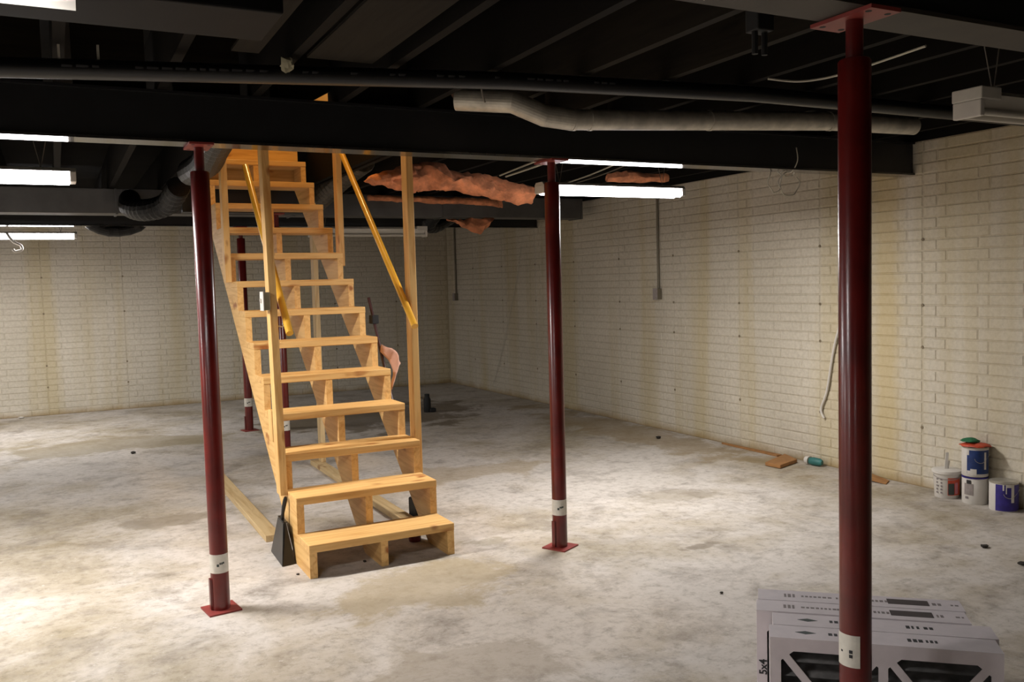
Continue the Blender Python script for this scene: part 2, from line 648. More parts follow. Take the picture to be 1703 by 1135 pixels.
# dark form-tie dimples along the panel seams (round dents left by the forms)
b = BM()
for k in range(-1, 9):
    for zz in (0.42, 0.98, 1.27, 1.72):
        y = 4.16 + k * PANEL
        path_tube(b, [(XR - 0.0075, y, zz), (XR - 0.004, y, zz)], 0.011, 8)
TIE = plain('tie_rust', lin(128, 114, 92), 0.9)
obj('form_tie_mark', b, TIE, wall_right)['kind'] = 'stuff'
b = BM()
for k in range(0, 6):
    for zz in (0.35, 0.62, 1.27, 1.72):
        x = -0.15 + k * PANEL
        path_tube(b, [(x, YB - 0.0075, zz), (x, YB - 0.004, zz)], 0.012, 8)
obj('form_tie_mark', b, TIE, wall_back)['kind'] = 'stuff'

# --- ceiling: subfloor with the stairwell opening, joists along Y
OX0, OX1, OY0, OY1 = 1.0, 2.0, 4.40, 7.68
bm = BM()
for x0, x1, y0, y1 in ((XL - 0.2, OX0, YF - 0.2, YB + 0.2), (OX1, XR + 0.2, YF - 0.2, YB + 0.2), (OX0, OX1, YF - 0.2, OY0), (OX0, OX1, OY1, YB + 0.2)):
    box(bm, x0, x1, y0, y1, JOIST_TOP, JOIST_TOP + 0.03)
ceiling = structure(obj('ceiling', bm, SUBFLOOR))
ceiling['label'] = 'dark unfinished ceiling of joists under the floor above'
xj = 1.275 - 0.4064 * 17
while xj < XR - 0.05:
    segs = [(YF, YB)]
    if OX0 < xj < OX1:
        segs = [(YF, OY0), (OY1 + 0.05, YB)]
    for y0, y1 in segs:
        b = BM()
        wd = 0.055 if abs(xj - 2.2912) < 0.15 else 0.02
        box(b, xj - wd, xj + wd, y0, y1, WALL_H, JOIST_TOP)
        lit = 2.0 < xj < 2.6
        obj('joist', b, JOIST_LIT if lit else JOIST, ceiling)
    xj += 0.4064
for x0, x1 in ((OX0 - 0.04, OX0), (OX1, OX1 + 0.04)):
    b = BM()
    box(b, x0, x1, OY0 - 0.05, OY1 + 0.05, WALL_H, JOIST_TOP)
    obj('trimmer_joist', b, JOIST, ceiling)
b = BM()
box(b, 1.2951, 1.6613, OY0 - 0.045, OY0, WALL_H + 0.002, JOIST_TOP)
obj('header', b, JOIST_X, ceiling)
b = BM()
prism(b, [(1.0, OY0 - 0.045, 2.392), (1.14, OY0 - 0.045, 2.400), (1.2549, OY0 - 0.045, 2.466), (1.2549, OY0 - 0.045, 2.679), (1.0, OY0 - 0.045, 2.679)], (0, 0.045, 0))
obj('header', b, JOIST_X, ceiling)
b = BM()
box(b, 1.7015, 2.0, OY0 - 0.045, OY0, WALL_H + 0.002, JOIST_TOP)
obj('header', b, JOIST_X, ceiling)
for x0 in [1.275 + 0.4064 * k for k in (-6, -5, -4, -3, -2, 2, 3, 4, 5, 6, 7)]:
    b = BM()
    box(b, x0 + 0.057, x0 + 0.35, 4.30, 4.34, WALL_H + 0.002, JOIST_TOP)
    obj('blocking', b, JOIST_X, ceiling)
# sheet panning nailed under two joists near the viewer, and the plates on the walls
b = BM()
box(b, 0.90, 1.16, 1.80, 3.42, WALL_H - 0.012, WALL_H - 0.001)
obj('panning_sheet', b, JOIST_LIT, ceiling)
b = BM()
box(b, 0.62, 0.72, 1.80, 3.42, WALL_H - 0.012, WALL_H - 0.001)
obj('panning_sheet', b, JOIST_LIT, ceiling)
for x0, x1, y0, y1 in ((XR, XR + 0.2, YF, YB), (XL - 0.2, XL, YF, YB), (XL, XR, YB, YB + 0.2), (XL, XR, YF - 0.2, YF)):
    b = BM()
    box(b, x0, x1, y0, y1, WALL_H, JOIST_TOP)
    obj('rim_board', b, JOIST_X if y1 - y0 < 1 else JOIST, ceiling)

# --- stairwell walls on the floor above, with its lamp
for nm, (x0, x1, y0, y1) in (('wall_stairwell_west', (OX0 - 0.1, OX0, OY0 - 0.1, 9.2)), ('wall_stairwell_east', (OX1, OX1 + 0.1, OY0 - 0.1, 9.2)),
                             ('wall_stairwell_south', (OX0, OX1, OY0 - 0.1, OY0)), ('wall_stairwell_north', (OX0, OX1, 9.1, 9.2))):
    b = BM()
    box(b, x0, x1, y0, y1, JOIST_TOP + 0.03, 5.0)
    structure(obj(nm, b, UPWALL))['label'] = 'warm plaster wall of the stairwell on the floor above'
b = BM()
box(b, OX0 - 0.1, OX1 + 0.1, OY0 - 0.1, 9.2, 5.0, 5.05)
structure(obj('ceiling_upstairs', b, UPWALL))['label'] = 'warm plaster ceiling over the stairwell'
lamp = thing('ceiling_lamp', 'warm ceiling lamp over the stairwell on the floor above', 'lamp', (1.5, 6.2, 4.98))
b = BM()
lathe(b, 1.5, 6.2, [(0.09, 4.94), (0.1, 4.98), (0.1, 4.998)])
obj('lamp_base', b, WHITE_METAL, lamp, True)
b = BM()
lathe(b, 1.5, 6.2, [(0.03, 4.84), (0.09, 4.86), (0.12, 4.90), (0.12, 4.939)])
obj('lamp_shade', b, glow('warm_lamp_glass', STAIR_COLOR, 6.0), lamp, True)
ld = bpy.data.lights.new('stair_lamp_light', 'AREA')
ld.shape = 'DISK'
ld.size = 0.3
ld.energy = STAIR_WATTS
ld.color = STAIR_COLOR
lo = bpy.data.objects.new('stair_lamp_light', ld)
lo.location = (1.5, 6.2, 4.82)
COL.objects.link(lo)
attach(lo, lamp)

# ------------------------------------------------------------------ steel beams


def i_beam(label, y0, y1, x0, x1, z0, z1, web_mat, name='steel_beam', lower=None):
    root = thing(name, label, 'beam', ((x0 + x1) / 2, (y0 + y1) / 2, z0))
    ym = (y0 + y1) / 2
    b = BM()
    box(b, x0, x1, y0, y1, z0, z0 + 0.012)
    obj('bottom_flange', b, lower or web_mat, root)
    b = BM()
    box(b, x0, x1, ym - 0.05, ym + 0.05, z0 + 0.012, z1 - 0.012)
    obj('web', b, web_mat, root)
    b = BM()
    box(b, x0, x1, y0, y1, z1 - 0.012, z1)
    obj('top_flange', b, web_mat, root)
    return root


i_beam('black steel beam carried by the two front red columns, ending at the cream wall', 4.22, 4.36, XL, XR - 0.008, BEAM_Z, WALL_H - 0.002, STEEL_BLACK, lower=STEEL_GLOSS)
i_beam('steel beam with a brown-lit underside overhead on the nearest red column', 1.60, 1.75, XL, XR - 0.008, BEAM_Z, WALL_H - 0.002, STEEL_BLACK, lower=STEEL_LIT)
i_beam('far black steel beam behind the grey duct at the back of the basement', 9.61, 9.75, XL, XR - 0.008, BEAM_Z, WALL_H - 0.002, STEEL_BLACK, lower=STEEL_GLOSS)
i_beam('short black girder at the head of the stairs', 7.90, 8.04, 0.98, 2.06, BEAM_Z, WALL_H - 0.002, STEEL_BLACK)

# ------------------------------------------------------------------ red columns


def column(label, x, y, sticker_z, sticker_a, tilt=0.0, tube_top=2.045, r=0.0415, ri=0.022, plate_rot=0, mark=None, strap_a=195, sticker_span=150):
    root = thing('support_column', label, 'column', (x, y, 0), 'red steel columns')
    b = BM()
    hx = 0.075
    pts = []
    for k in range(4):
        a = math.radians(45 + 90 * k + plate_rot)
        pts.append((x + hx * 1.414 * math.cos(a), y + hx * 1.414 * math.sin(a), 0.0))
    prism(b, pts, (0, 0, 0.008))
    obj('base_plate', b, REDPLATE, root)
    b = BM()
    lathe(b, x, y, [(r, 0.008), (r, tube_top - 0.006), (r - 0.004, tube_top)], 32)
    tube = obj('post_tube', b, REDPAINT, root, True)
    b = BM()
    lathe(b, x, y, [(ri, tube_top), (ri, BEAM_Z - 0.012)], 20)
    obj('screw_jack', b, REDPAINT, root, True)
    b = BM()
    box(b, x - 0.053, x + 0.053, y - 0.10, y + 0.10, BEAM_Z - 0.011, BEAM_Z - 0.001)
    plate = obj('top_plate', b, REDPLATE, root)
    b = BM()
    for sx in (-1, 1):
        for sy in (-1, 1):
            path_tube(b, [(x + sx * 0.034, y + sy * 0.075, BEAM_Z - 0.0115), (x + sx * 0.034, y + sy * 0.075, BEAM_Z - 0.010)], 0.0085, 10)
    obj('bolt_hole', b, RUBBER, plate)
    # welded lug on the foot of the tube
    a = math.radians(strap_a)
    u = Vector((math.cos(a), math.sin(a), 0))
    w = Vector((-math.sin(a), math.cos(a), 0))
    b = BM()
    obox(b, Vector((x, y, 0.012)) + u * (r - 0.004) - w * 0.012, u, w, (0, 0, 1), 0.012, 0.024, 0.145)
    obj('foot_lug', b, REDPAINT, root)
    if sticker_z:
        b = BM()
        arc_patch(b, x, y, r + 0.0003, sticker_a - sticker_span / 2, sticker_a + sticker_span / 2, sticker_z - 0.044, sticker_z + 0.044, 18, 0.0012)
        st = obj('sticker', b, PAPER, root, True, label='white paper label round the foot of the tube')
        b = BM()
        for da, dz, wa, hz in (mark or ((-8, -0.006, 7, 0.012), (6, 0.002, 4, 0.010), (16, 0.002, 4, 0.010), (26, 0.004, 5, 0.009))):
            arc_patch(b, x, y, r + 0.0016, sticker_a + da - wa, sticker_a + da + wa, sticker_z + dz - hz / 2, sticker_z + dz + hz / 2, 3, 0.0006)
        obj('sticker_print', b, INK_GREEN if not mark else INK, st)
    return root


column('red steel column in front of the stairs on their near side, reflecting the lit fixture', 0.614, 4.29, 0.229, 262, plate_rot=8, strap_a=186)
column('red steel column between the stairs and the paint cans, under the black beam', 2.462, 4.29, 0.235, 240, plate_rot=28, strap_a=190)
column('nearest and thickest red steel column, in front of the white filters', 1.879, 1.68, 0.49, 190, tube_top=2.055, plate_rot=20, sticker_span=95,
       mark=((16, -0.013, 6, 0.009), (16, -0.001, 6, 0.009), (-20, -0.004, 4, 0.005)), strap_a=10)
column('slim far red steel column under the back beam, seen left of the stairs', 1.765, 9.68, 0.305, 255, plate_rot=10, strap_a=185)
column('far red steel column seen through the stair treads', 1.765, 7.97, 0.28, 255, plate_rot=10, strap_a=185)

# ------------------------------------------------------------------ the stairs
SX0, SX1 = 1.09, 1.90
RUN, RISE, Z1, Y0S, TT = 0.2424, 0.1976, 0.176, 4.495, 0.042
stairs = thing('staircase', 'open pine staircase with thirteen treads and yellow handrails', 'stairs', (1.5, 4.5, 0))
NT_ = 13
zt = lambda k: Z1 + RISE * (k - 1)
yt = lambda k: Y0S + RUN * (k - 1)


def stringer(x0):
    pts = [(x0, yt(1), 0.0), (x0, yt(1), zt(1) - TT)]
    for k in range(1, NT_ + 1):
        pts.append((x0, yt(k + 1), zt(k) - TT))
        if k < NT_:
            pts.append((x0, yt(k + 1), zt(k + 1) - TT))
    slope = RISE / RUN
    zl = lambda y: zt(1) - TT + (y - yt(2)) * slope - 0.175
    yend = yt(NT_ + 1)
    pts.append((x0, yend, zl(yend)))
    yb0 = yt(2) + (0.175 - (zt(1) - TT)) / slope
    pts.append((x0, yb0, 0.0))
    b = BM()
    prism(b, pts, (0.04, 0, 0))
    return obj('stringer', b, WOOD_Y, stairs)


for x0 in (SX0, 1.475, SX1 - 0.04):
    stringer(x0)
for k in range(1, NT_ + 1):
    b = BM()
    box(b, SX0 - 0.002, SX1 + 0.002, yt(k) - 0.004, yt(k + 1) + 0.012, zt(k) - TT, zt(k))
    obj('tread', b, WOOD_X, stairs, bevel=0.004)
b = BM()
box(b, SX0, SX1, yt(NT_ + 1) + 0.014, yt(NT_ + 1) + 0.05, 2.40, 2.715)
obj('top_riser', b, WOOD_X, stairs)


def post(nm, x0, x1, y0, y1, z0, z1, mat=WOOD_Z, lean=0.0):
    b = BM()
    vs = box(b, x0, x1, y0, y1, z0, z1)
    for v in vs[4:]:
        v.co.y += lean
    return obj(nm, b, mat, stairs, bevel=0.003)


post('newel_post', 1.046, 1.088, 4.92, 5.01, 0.355, 2.60, lean=0.13)
post('newel_post', 1.904, 1.946, 5.06, 5.15, 0.345, 2.60)
post('hanging_post', 1.046, 1.088, 6.36, 6.45, 1.555, 2.60)
post('hanging_post', 1.904, 1.946, 6.53, 6.62, 1.66, 2.60)
post('support_stud', 1.048, 1.088, 7.36, 7.45, 0.04, 2.31, WOOD_PALE_Z)
post('support_stud', 1.905, 1.945, 7.30, 7.39, 0.04, 2.20, WOOD_PALE_Z)
post('added_block', 1.066, 1.0885, 5.16, 5.25, 0.62, 0.80)  # added block standing in for the shadowed inside of a tread support
for x0, x1, ya, yb in ((1.03, 1.12, 5.30, 7.46), (1.85, 1.94, 4.98, 7.46)):
    b = BM()
    box(b, x0, x1, ya, yb, 0.0, 0.04)
    obj('sole_plate', b, WOOD_PALE, stairs, bevel=0.003)
for p0, p1, bk in (((1.135, 4.913, 1.254), (1.135, 5.951, 2.298), (1.135, 5.00, 1.345)), ((1.876, 4.93, 1.259), (1.876, 6.52, 2.675), (1.876, 5.09, 1.40))):
    b = BM()
    path_tube(b, [p0, p1], 0.021, 18)
    hr = obj('handrail', b, RAIL, stairs, True)
    b = BM()
    s = -1 if p0[0] < 1.5 else 1
    path_tube(b, [(bk[0] + s * 0.046, bk[1] + 0.0, bk[2] - 0.05), (bk[0] + s * 0.02, bk[1], bk[2] - 0.055), (bk[0], bk[1], bk[2] - 0.022)], 0.005, 8)
    box(b, bk[0] - 0.014, bk[0] + 0.014, bk[1] - 0.02, bk[1] + 0.02, bk[2] - 0.026, bk[2] - 0.018)
    obj('rail_bracket', b, WHITE_METAL, hr)

sw = thing('light_switch', 'white light switch box on the stair post nearest the front red column', 'switch', (1.04, 4.99, 1.39))
b = BM()
box(b, 1.012, 1.0455, 4.955, 5.035, 1.385, 1.485)
obj('switch_box', b, plain('grey_box', lin(150, 142, 118), 0.6), sw, bevel=0.003)
b = BM()
box(b, 1.006, 1.0118, 4.952, 5.038, 1.382, 1.488)
cv = obj('cover_plate', b, WHITE_PLASTIC, sw, bevel=0.002)
b = BM()
box(b, 0.998, 1.006, 4.989, 5.0, 1.425, 1.45)
obj('toggle', b, WHITE_PLASTIC, cv)

# ------------------------------------------------------------------ fluorescent fixtures


def fixture(label, x0, x1, y, z, on, to=2.39, hang=True, watts=None, hood=False):
    root = thing('fluorescent_light', label, 'light', ((x0 + x1) / 2, y, z), 'fluorescent ceiling fixtures')
    if on:
        b = BM()
        prism(b, [(x0, y - 0.06, z + 0.030), (x0, y - 0.04, z + 0.048), (x0, y + 0.04, z + 0.048), (x0, y + 0.06, z + 0.030)], (x1 - x0, 0, 0))
        obj('housing', b, WHITE_METAL, root)
        if hood:
            for s in (-1, 1):
                b = BM()
                prism(b, [(x0, y + s * 0.06, z + 0.0305), (x0, y + s * 0.13, z - 0.040), (x0, y + s * 0.132, z - 0.038), (x0, y + s * 0.061, z + 0.034)], (x1 - x0, 0, 0))
                obj('reflector_wing', b, WHITE_METAL, root)
        for s in (-1, 1):
            b = BM()
            path_tube(b, [(x0 + 0.03, y + s * 0.033, z + 0.001), (x1 - 0.03, y + s * 0.033, z + 0.001)], 0.028, 16)
            obj('tube', b, TUBE_M, root, True)
        for xe in (x0, x1):
            s = 1 if xe == x0 else -1
            b = BM()
            box(b, min(xe, xe + s * 0.028), max(xe, xe + s * 0.028), y - 0.06, y + 0.06, z - 0.02, z + 0.0295)
            obj('lamp_holder', b, WHITE_PLASTIC, root, bevel=0.004)
        ld = bpy.data.lights.new('tube_light', 'AREA')
        ld.shape = 'RECTANGLE'
        ld.size, ld.size_y = x1 - x0 - 0.08, 0.10
        ld.energy, ld.color = watts or TUBE_WATTS, TUBE_COLOR
        lo = bpy.data.objects.new('tube_light', ld)
        lo.location = ((x0 + x1) / 2, y, z - 0.031)
        COL.objects.link(lo)
        attach(lo, root)
    else:
        b = BM()
        prism(b, [(x0, y - 0.035, z - 0.02), (x0, y - 0.055, z + 0.03), (x0, y - 0.03, z + 0.05), (x0, y + 0.03, z + 0.05), (x0, y + 0.055, z + 0.03), (x0, y + 0.035, z - 0.02)], (x1 - x0, 0, 0))
        obj('housing', b, WHITE_METAL, root)
        for xe in (x0, x1):
            s = 1 if xe == x0 else -1
            b = BM()
            box(b, min(xe - s * 0.004, xe + s * 0.11), max(xe - s * 0.004, xe + s * 0.11), y - 0.062, y + 0.062, z + 0.012, z + 0.058)
            obj('end_cap', b, WHITE_METAL, root, bevel=0.004)
            b = BM()
            box(b, min(xe - s * 0.003, xe + s * 0.02), max(xe - s * 0.003, xe + s * 0.02), y - 0.058, y + 0.058, z - 0.05, z + 0.0118)
            obj('lamp_holder', b, WHITE_PLASTIC, root, bevel=0.004)
        for s in (-1, 1):
            b = BM()
            path_tube(b, [(x0 + 0.021, y + s * 0.042, z - 0.032), (x1 - 0.021, y + s * 0.042, z - 0.032)], 0.013, 14)
            obj('tube', b, plain('unlit_tube', lin(196, 190, 178), 0.3, var=0.03), root, True)
    if hang:
        for xe in (x0 + 0.15, x1 - 0.15):
            for d in (-1, 1):
                b = BM()
                path_tube(b, [(xe, y, z + 0.047), (xe + d * 0.06, y + 0.01, to + 0.02)], 0.0022, 6)
                obj('hanger_wire', b, CABLE_DIM, root)
    return root


fixture('lit fluorescent fixture hanging before the front red column, cut by the picture edge', -1.03, 0.118, 4.89, 2.066, True, watts=76)
fixture('lit fluorescent fixture passing behind the middle red column', 2.715, 3.81, 4.89, 2.072, True, watts=57)
fixture('far lit fluorescent fixture under the back beam with a curled cord below', -1.06, 0.229, 10.39, 2.105, True, watts=47)
fixture('lit fluorescent fixture at the top edge, nearest the viewer', -1.15, 0.072, 2.06, 2.158, True, watts=20, hood=True)
fixture('unlit fluorescent fixture behind the stairs, near the far wall', 2.22, 3.42, 8.60, 2.045, False, hang=True)
fixture('unlit white fluorescent fixture near the cream wall, above the paint cans', 3.045, 4.24, 2.20, 2.115, False)
for i, (fx, fy) in enumerate(((-3.2, 4.9), (-3.2, 10.4), (-3.6, 1.6), (-1.6, -1.4))):
    fixture('lit fluorescent fixture out of view ' + ('beyond the stairs', 'in the far corner', 'beside the viewer', 'behind the viewer')[i], fx - 0.6, fx + 0.6, fy, 2.07, True, watts=(74, 50, 40, 6)[i], hood=i > 1)

# curled cord hanging off the far lit fixture
b = BM()
path_tube(b, smooth_path([(-0.40, 10.329, 2.135), (-0.40, 10.27, 2.12), (-0.35, 10.24, 2.045), (-0.29, 10.24, 2.01), (-0.28, 10.24, 1.965), (-0.335, 10.24, 1.945), (-0.36, 10.24, 1.97)], 6), 0.014, 8)
tag(obj('curled_cord', b, WHITE_PLASTIC, None, True), 'short white cord curled below the far lit fixture', 'cord')

# ------------------------------------------------------------------ ducts and pipes
b = BM()
PIPE = [(-5.8, 4.0, 2.20), (-0.131, 3.62, 2.30), (0.676, 3.55, 2.328), (1.737, 3.37, 2.346), (2.93, 3.23, 2.35), (3.915, 3.23, 2.35), (5.30, 3.23, 2.35)]
path_tube(b, PIPE, 0.036, 18)
dp = tag(obj('drain_pipe', b, PIPE_BLACK, None, True), 'long black plastic drain pipe running just before the black beam', 'pipe')
for xs in (0.055, 0.183):
    b = BM()
    box(b, xs - 0.004, xs + 0.004, 3.59, 3.61, 2.345, 2.40)
    obj('pipe_hanger', b, CABLE, dp, label='pale strap hanger')
b = BM()
x = 0.06
while x < 2.2:
    ln = 0.02 + rnd.random() * 0.02
    i0 = 1 if x < 0.676 else (2 if x < 1.737 else 3)
    (xa, ya, za), (xb, yb, zb) = PIPE[i0], PIPE[i0 + 1]
    ft = (x + ln / 2 - xa) / (xb - xa)
    y, z = ya + (yb - ya) * ft, za + (zb - za) * ft
    box(b, x, x + ln, y - 0.0375, y - 0.034, z + 0.000, z + 0.008)
    x += ln + (0.012 if rnd.random() < 0.75 else 0.12)
obj('pipe_print', b, plain('pipe_print_ink', lin(58, 58, 60), 0.7), dp)['kind'] = 'stuff'

duct = thing('round_duct', 'galvanised round sheet metal duct with an elbow above the black beam', 'duct', (3.0, 3.7, 2.3))
b = BM()
path_tube(b, [(2.25, 3.70, 2.272), (3.03, 3.64, 2.303), (3.81, 3.58, 2.334), (4.45, 3.55, 2.338)], 0.049, 26)
obj('straight_pipe', b, GALV, duct, True)
b = BM()
path_tube(b, smooth_path([(1.74, 3.92, 2.375), (1.95, 3.75, 2.345), (2.10, 3.715, 2.285), (2.245, 3.70, 2.272)], 1), 0.052, 26)
obj('elbow', b, GALV, duct, False)
for x, y, z in ((2.25, 3.70, 2.272), (2.34, 3.693, 2.2756), (3.03, 3.64, 2.303), (3.81, 3.58, 2.334)):
    b = BM()
    path_tube(b, [(x - 0.008, y + 0.0006, z - 0.0003), (x + 0.008, y - 0.0006, z + 0.0003)], 0.0525, 26)
    obj('joint_collar', b, GALV, duct, True)

b = BM()
box(b, XL + 0.05, 0.60, 2.50, 2.80, 2.255, 2.388)
tag(obj('black_trunk_duct', b, plain('matte_black_sheet', lin(16, 15, 15), 0.7, var=0.2, spec=0.2), None, bevel=0.006), 'low black rectangular duct overhead near the viewer', 'duct')

trunk = thing('trunk_duct', 'long grey rectangular trunk duct under the joists behind the stairs', 'duct', (0.5, 8.4, 2.18))
xs = [-5.5, -4.0, -2.5, -1.0, 0.5, 2.0, 3.5, 5.12]
for a, c in zip(xs, xs[1:]):
    b = BM()
    box(b, a, c - 0.004, 8.28, 8.54, 2.178, 2.386)
    obj('duct_section', b, GALV_DULL, trunk, bevel=0.004)
    b = BM()
    box(b, c - 0.012, c + 0.006, 8.272, 8.548, 2.170, 2.3875)
    obj('drive_cleat', b, GALV_DULL, trunk)


def flex(name, label, pts, r, mat, n=10, ribs=0.04):
    b = BM()
    path_tube(b, smooth_path(pts, n), r, 16, ribs=ribs)
    return tag(obj(name, b, mat, None, False), label, 'duct')


flex('flexible_duct', 'black ribbed flexible duct looping beside the front red column', [(0.60, 8.20, 2.29), (0.58, 7.9, 2.20), (0.66, 7.6, 2.15), (0.80, 7.4, 2.18), (0.86, 7.1, 2.285)], 0.085, FOIL_BLACK)
flex('flexible_duct', 'shiny black flexible duct beside the top of the stairs', [(0.78, 4.62, 2.30), (0.80, 5.1, 2.27), (0.84, 5.6, 2.265), (0.84, 6.3, 2.29)], 0.085, FOIL_BLACK, 12)
flex('flexible_duct', 'grey foil flexible duct dropping to the trunk duct beyond the stairs', [(2.22, 6.85, 2.50), (2.21, 7.2, 2.46), (2.19, 7.6, 2.39), (2.18, 7.95, 2.33), (2.18, 8.25, 2.29)], 0.10, FOIL_GREY)
flex('flexible_duct', 'black flexible duct sagging under the far beam near the lit fixture', [(0.25, 9.85, 2.33), (0.36, 9.85, 2.19), (0.55, 9.85, 2.13), (0.78, 9.85, 2.18), (0.90, 9.85, 2.33)], 0.06, FOIL_BLACK, 5)
flex('flexible_duct', 'black flexible duct under the far beam beyond the stair post', [(3.717, 8.72, 2.312), (3.66, 8.82, 2.27), (3.61, 8.96, 2.16), (3.72, 9.08, 2.14), (3.92, 9.20, 2.22), (4.124, 9.36, 2.312)], 0.075, FOIL_BLACK, 5)
flex('brown_hose', 'brown ribbed hose end above the black beam', [(1.88, 4.05, 2.50), (1.86, 4.07, 2.45), (1.82, 4.08, 2.41)], 0.055, plain('brown_hose', lin(76, 54, 40), 0.6), 5)

# ------------------------------------------------------------------ pink insulation


def batt(name, label, top, bot, y, th, nx=64, nz=14, amp=0.03, seed=0.0, parent=None):
    """lumpy slab between an upper and a lower outline given as (x, z) polylines"""
    def at(poly, t):
        n = len(poly) - 1
        i = min(int(t * n), n - 1)
        f = t * n - i
        return Vector((poly[i][0] * (1 - f) + poly[i + 1][0] * f, 0, poly[i][1] * (1 - f) + poly[i + 1][1] * f))
    b = BM()
    fr, bk = [], []
    for i in range(nx + 1):
        t = i / nx
        a, c = at(top, t), at(bot, t)
        rf, rb = [], []
        for j in range(nz + 1):
            s = j / nz
            q = a.lerp(c, s)
            bul = th * math.sin(math.pi * (0.08 + 0.84 * s)) * (0.35 + 0.65 * math.sin(math.pi * (0.05 + 0.9 * t)))
            nv = mnoise.noise_vector(Vector((q.x * 5, seed, q.z * 7)))
            n2 = mnoise.noise_vector(Vector((q.x * 17, seed + 3, q.z * 19)))
            n3 = mnoise.noise_vector(Vector((q.x * 41, seed + 9, q.z * 43)))
            d = nv * amp * 1.2 + n2 * amp * 0.6 + n3 * amp * 0.3
            rf.append(b.verts.new((q.x + d.x, y - bul + d.y * 1.6, q.z + d.z)))
            rb.append(b.verts.new((q.x + d.x, y + bul + d.y, q.z + d.z)))
        fr.append(rf)
        bk.append(rb)
    for i in range(nx):
        for j in range(nz):
            b.faces.new((fr[i][j], fr[i][j + 1], fr[i + 1][j + 1], fr[i + 1][j]))
            b.faces.new((bk[i][j], bk[i + 1][j], bk[i + 1][j + 1], bk[i][j + 1]))
        b.faces.new((fr[i][0], fr[i + 1][0], bk[i + 1][0], bk[i][0]))
        b.faces.new((fr[i][nz], bk[i][nz], bk[i + 1][nz], fr[i + 1][nz]))
    for i in (0, nx):
        for j in range(nz):
            b.faces.new((fr[i][j], bk[i][j], bk[i][j + 1], fr[i][j + 1]))
    return tag(obj(name, b, PINK, None, True), label, 'insulation')


batt('insulation_batt', 'pink insulation batt sagging from the joists beside the stair post', [(X_ * 0.915, 1.5 + (Z_ - 1.5) * 0.905) for X_, Z_ in ((2.10, 2.33), (2.45, 2.45), (2.60, 2.47), (2.80, 2.42), (3.10, 2.36), (3.55, 2.31))],
     [(X_ * 0.915, 1.5 + (Z_ - 1.5) * 0.915) for X_, Z_ in ((2.10, 2.27), (2.45, 2.23), (2.65, 2.24), (2.95, 2.22), (3.25, 2.17), (3.52, 2.13))], 5.95, 0.09, seed=1.0)
batt('insulation_batt', 'long thin pink insulation strip lying along the grey trunk duct', [(2.70, 2.375), (3.2, 2.37), (3.65, 2.365), (4.13, 2.36)],
     [(2.70, 2.32), (3.2, 2.315), (3.65, 2.30), (4.13, 2.275)], 8.225, 0.045, nz=5, amp=0.012, seed=6.0)
batt('insulation_batt', 'pink insulation scrap hanging below the grey trunk duct', [(3.55, 2.165), (3.74, 2.168), (3.89, 2.168), (4.08, 2.165)],
     [(3.57, 2.15), (3.76, 2.10), (3.91, 2.015), (4.04, 2.07)], 8.38, 0.07, nx=16, amp=0.035, seed=11.0)
batt('insulation_batt', 'small pink insulation strip above the middle lit fixture', [(3.89, 2.34), (4.17, 2.36), (4.50, 2.34)], [(3.89, 2.28), (4.17, 2.27), (4.50, 2.29)], 5.9, 0.05, nx=14, nz=4, amp=0.02, seed=15.0)

# ------------------------------------------------------------------ cables


def cable(name, label, pts, r, mat, cat='cable', n=8):
    b = BM()
    path_tube(b, smooth_path(pts, n), r, 8)
    return tag(obj(name, b, mat, None, True), label, cat)


cable('cable', 'upper of two pale cables stapled overhead behind the middle red column', [(3.30, 6.60, 2.383), (3.20, 6.0, 2.38), (3.12, 5.30, 2.384)], 0.007, CABLE)
cable('cable', 'lower of two pale cables stapled overhead behind the middle red column', [(3.33, 6.55, 2.37), (3.26, 6.0, 2.365), (3.20, 5.35, 2.37)], 0.008, CABLE)
cable('cable', 'pale cable crossing the joists above the middle lit fixture', [(4.10, 6.85, 2.375), (3.95, 6.2, 2.37), (3.78, 5.5, 2.38)], 0.006, CABLE)
cable('cable', 'second thin cable beside the one above the middle lit fixture', [(4.16, 6.80, 2.37), (4.04, 6.2, 2.365), (3.88, 5.5, 2.378)], 0.005, CABLE_DIM)
cable('cable', 'pale cable sagging between joists behind the nearest red column', [(2.90, 3.08, 2.385), (3.02, 3.02, 2.37), (3.10, 2.92, 2.372), (3.12, 2.75, 2.378), (3.10, 2.42, 2.387)], 0.005, CABLE)
cable('cable', 'white cord hanging down the cream wall to a frayed end', [(5.288, 4.62, 2.17), (5.285, 4.66, 1.87), (5.288, 4.72, 1.6), (5.286, 4.84, 1.2), (5.287, 4.93, 0.93), (5.287, 5.00, 0.60), (5.286, 5.06, 0.45), (5.286, 5.03, 0.38)], 0.009, WHITE_PLASTIC, 'cord')
cable('cable', 'thin pale string hanging down the far part of the cream wall', [(5.29, 10.03, 1.96), (5.29, 10.2, 1.5), (5.29, 10.6, 0.7), (5.29, 10.95, 0.12)], 0.003, CABLE, 'string')
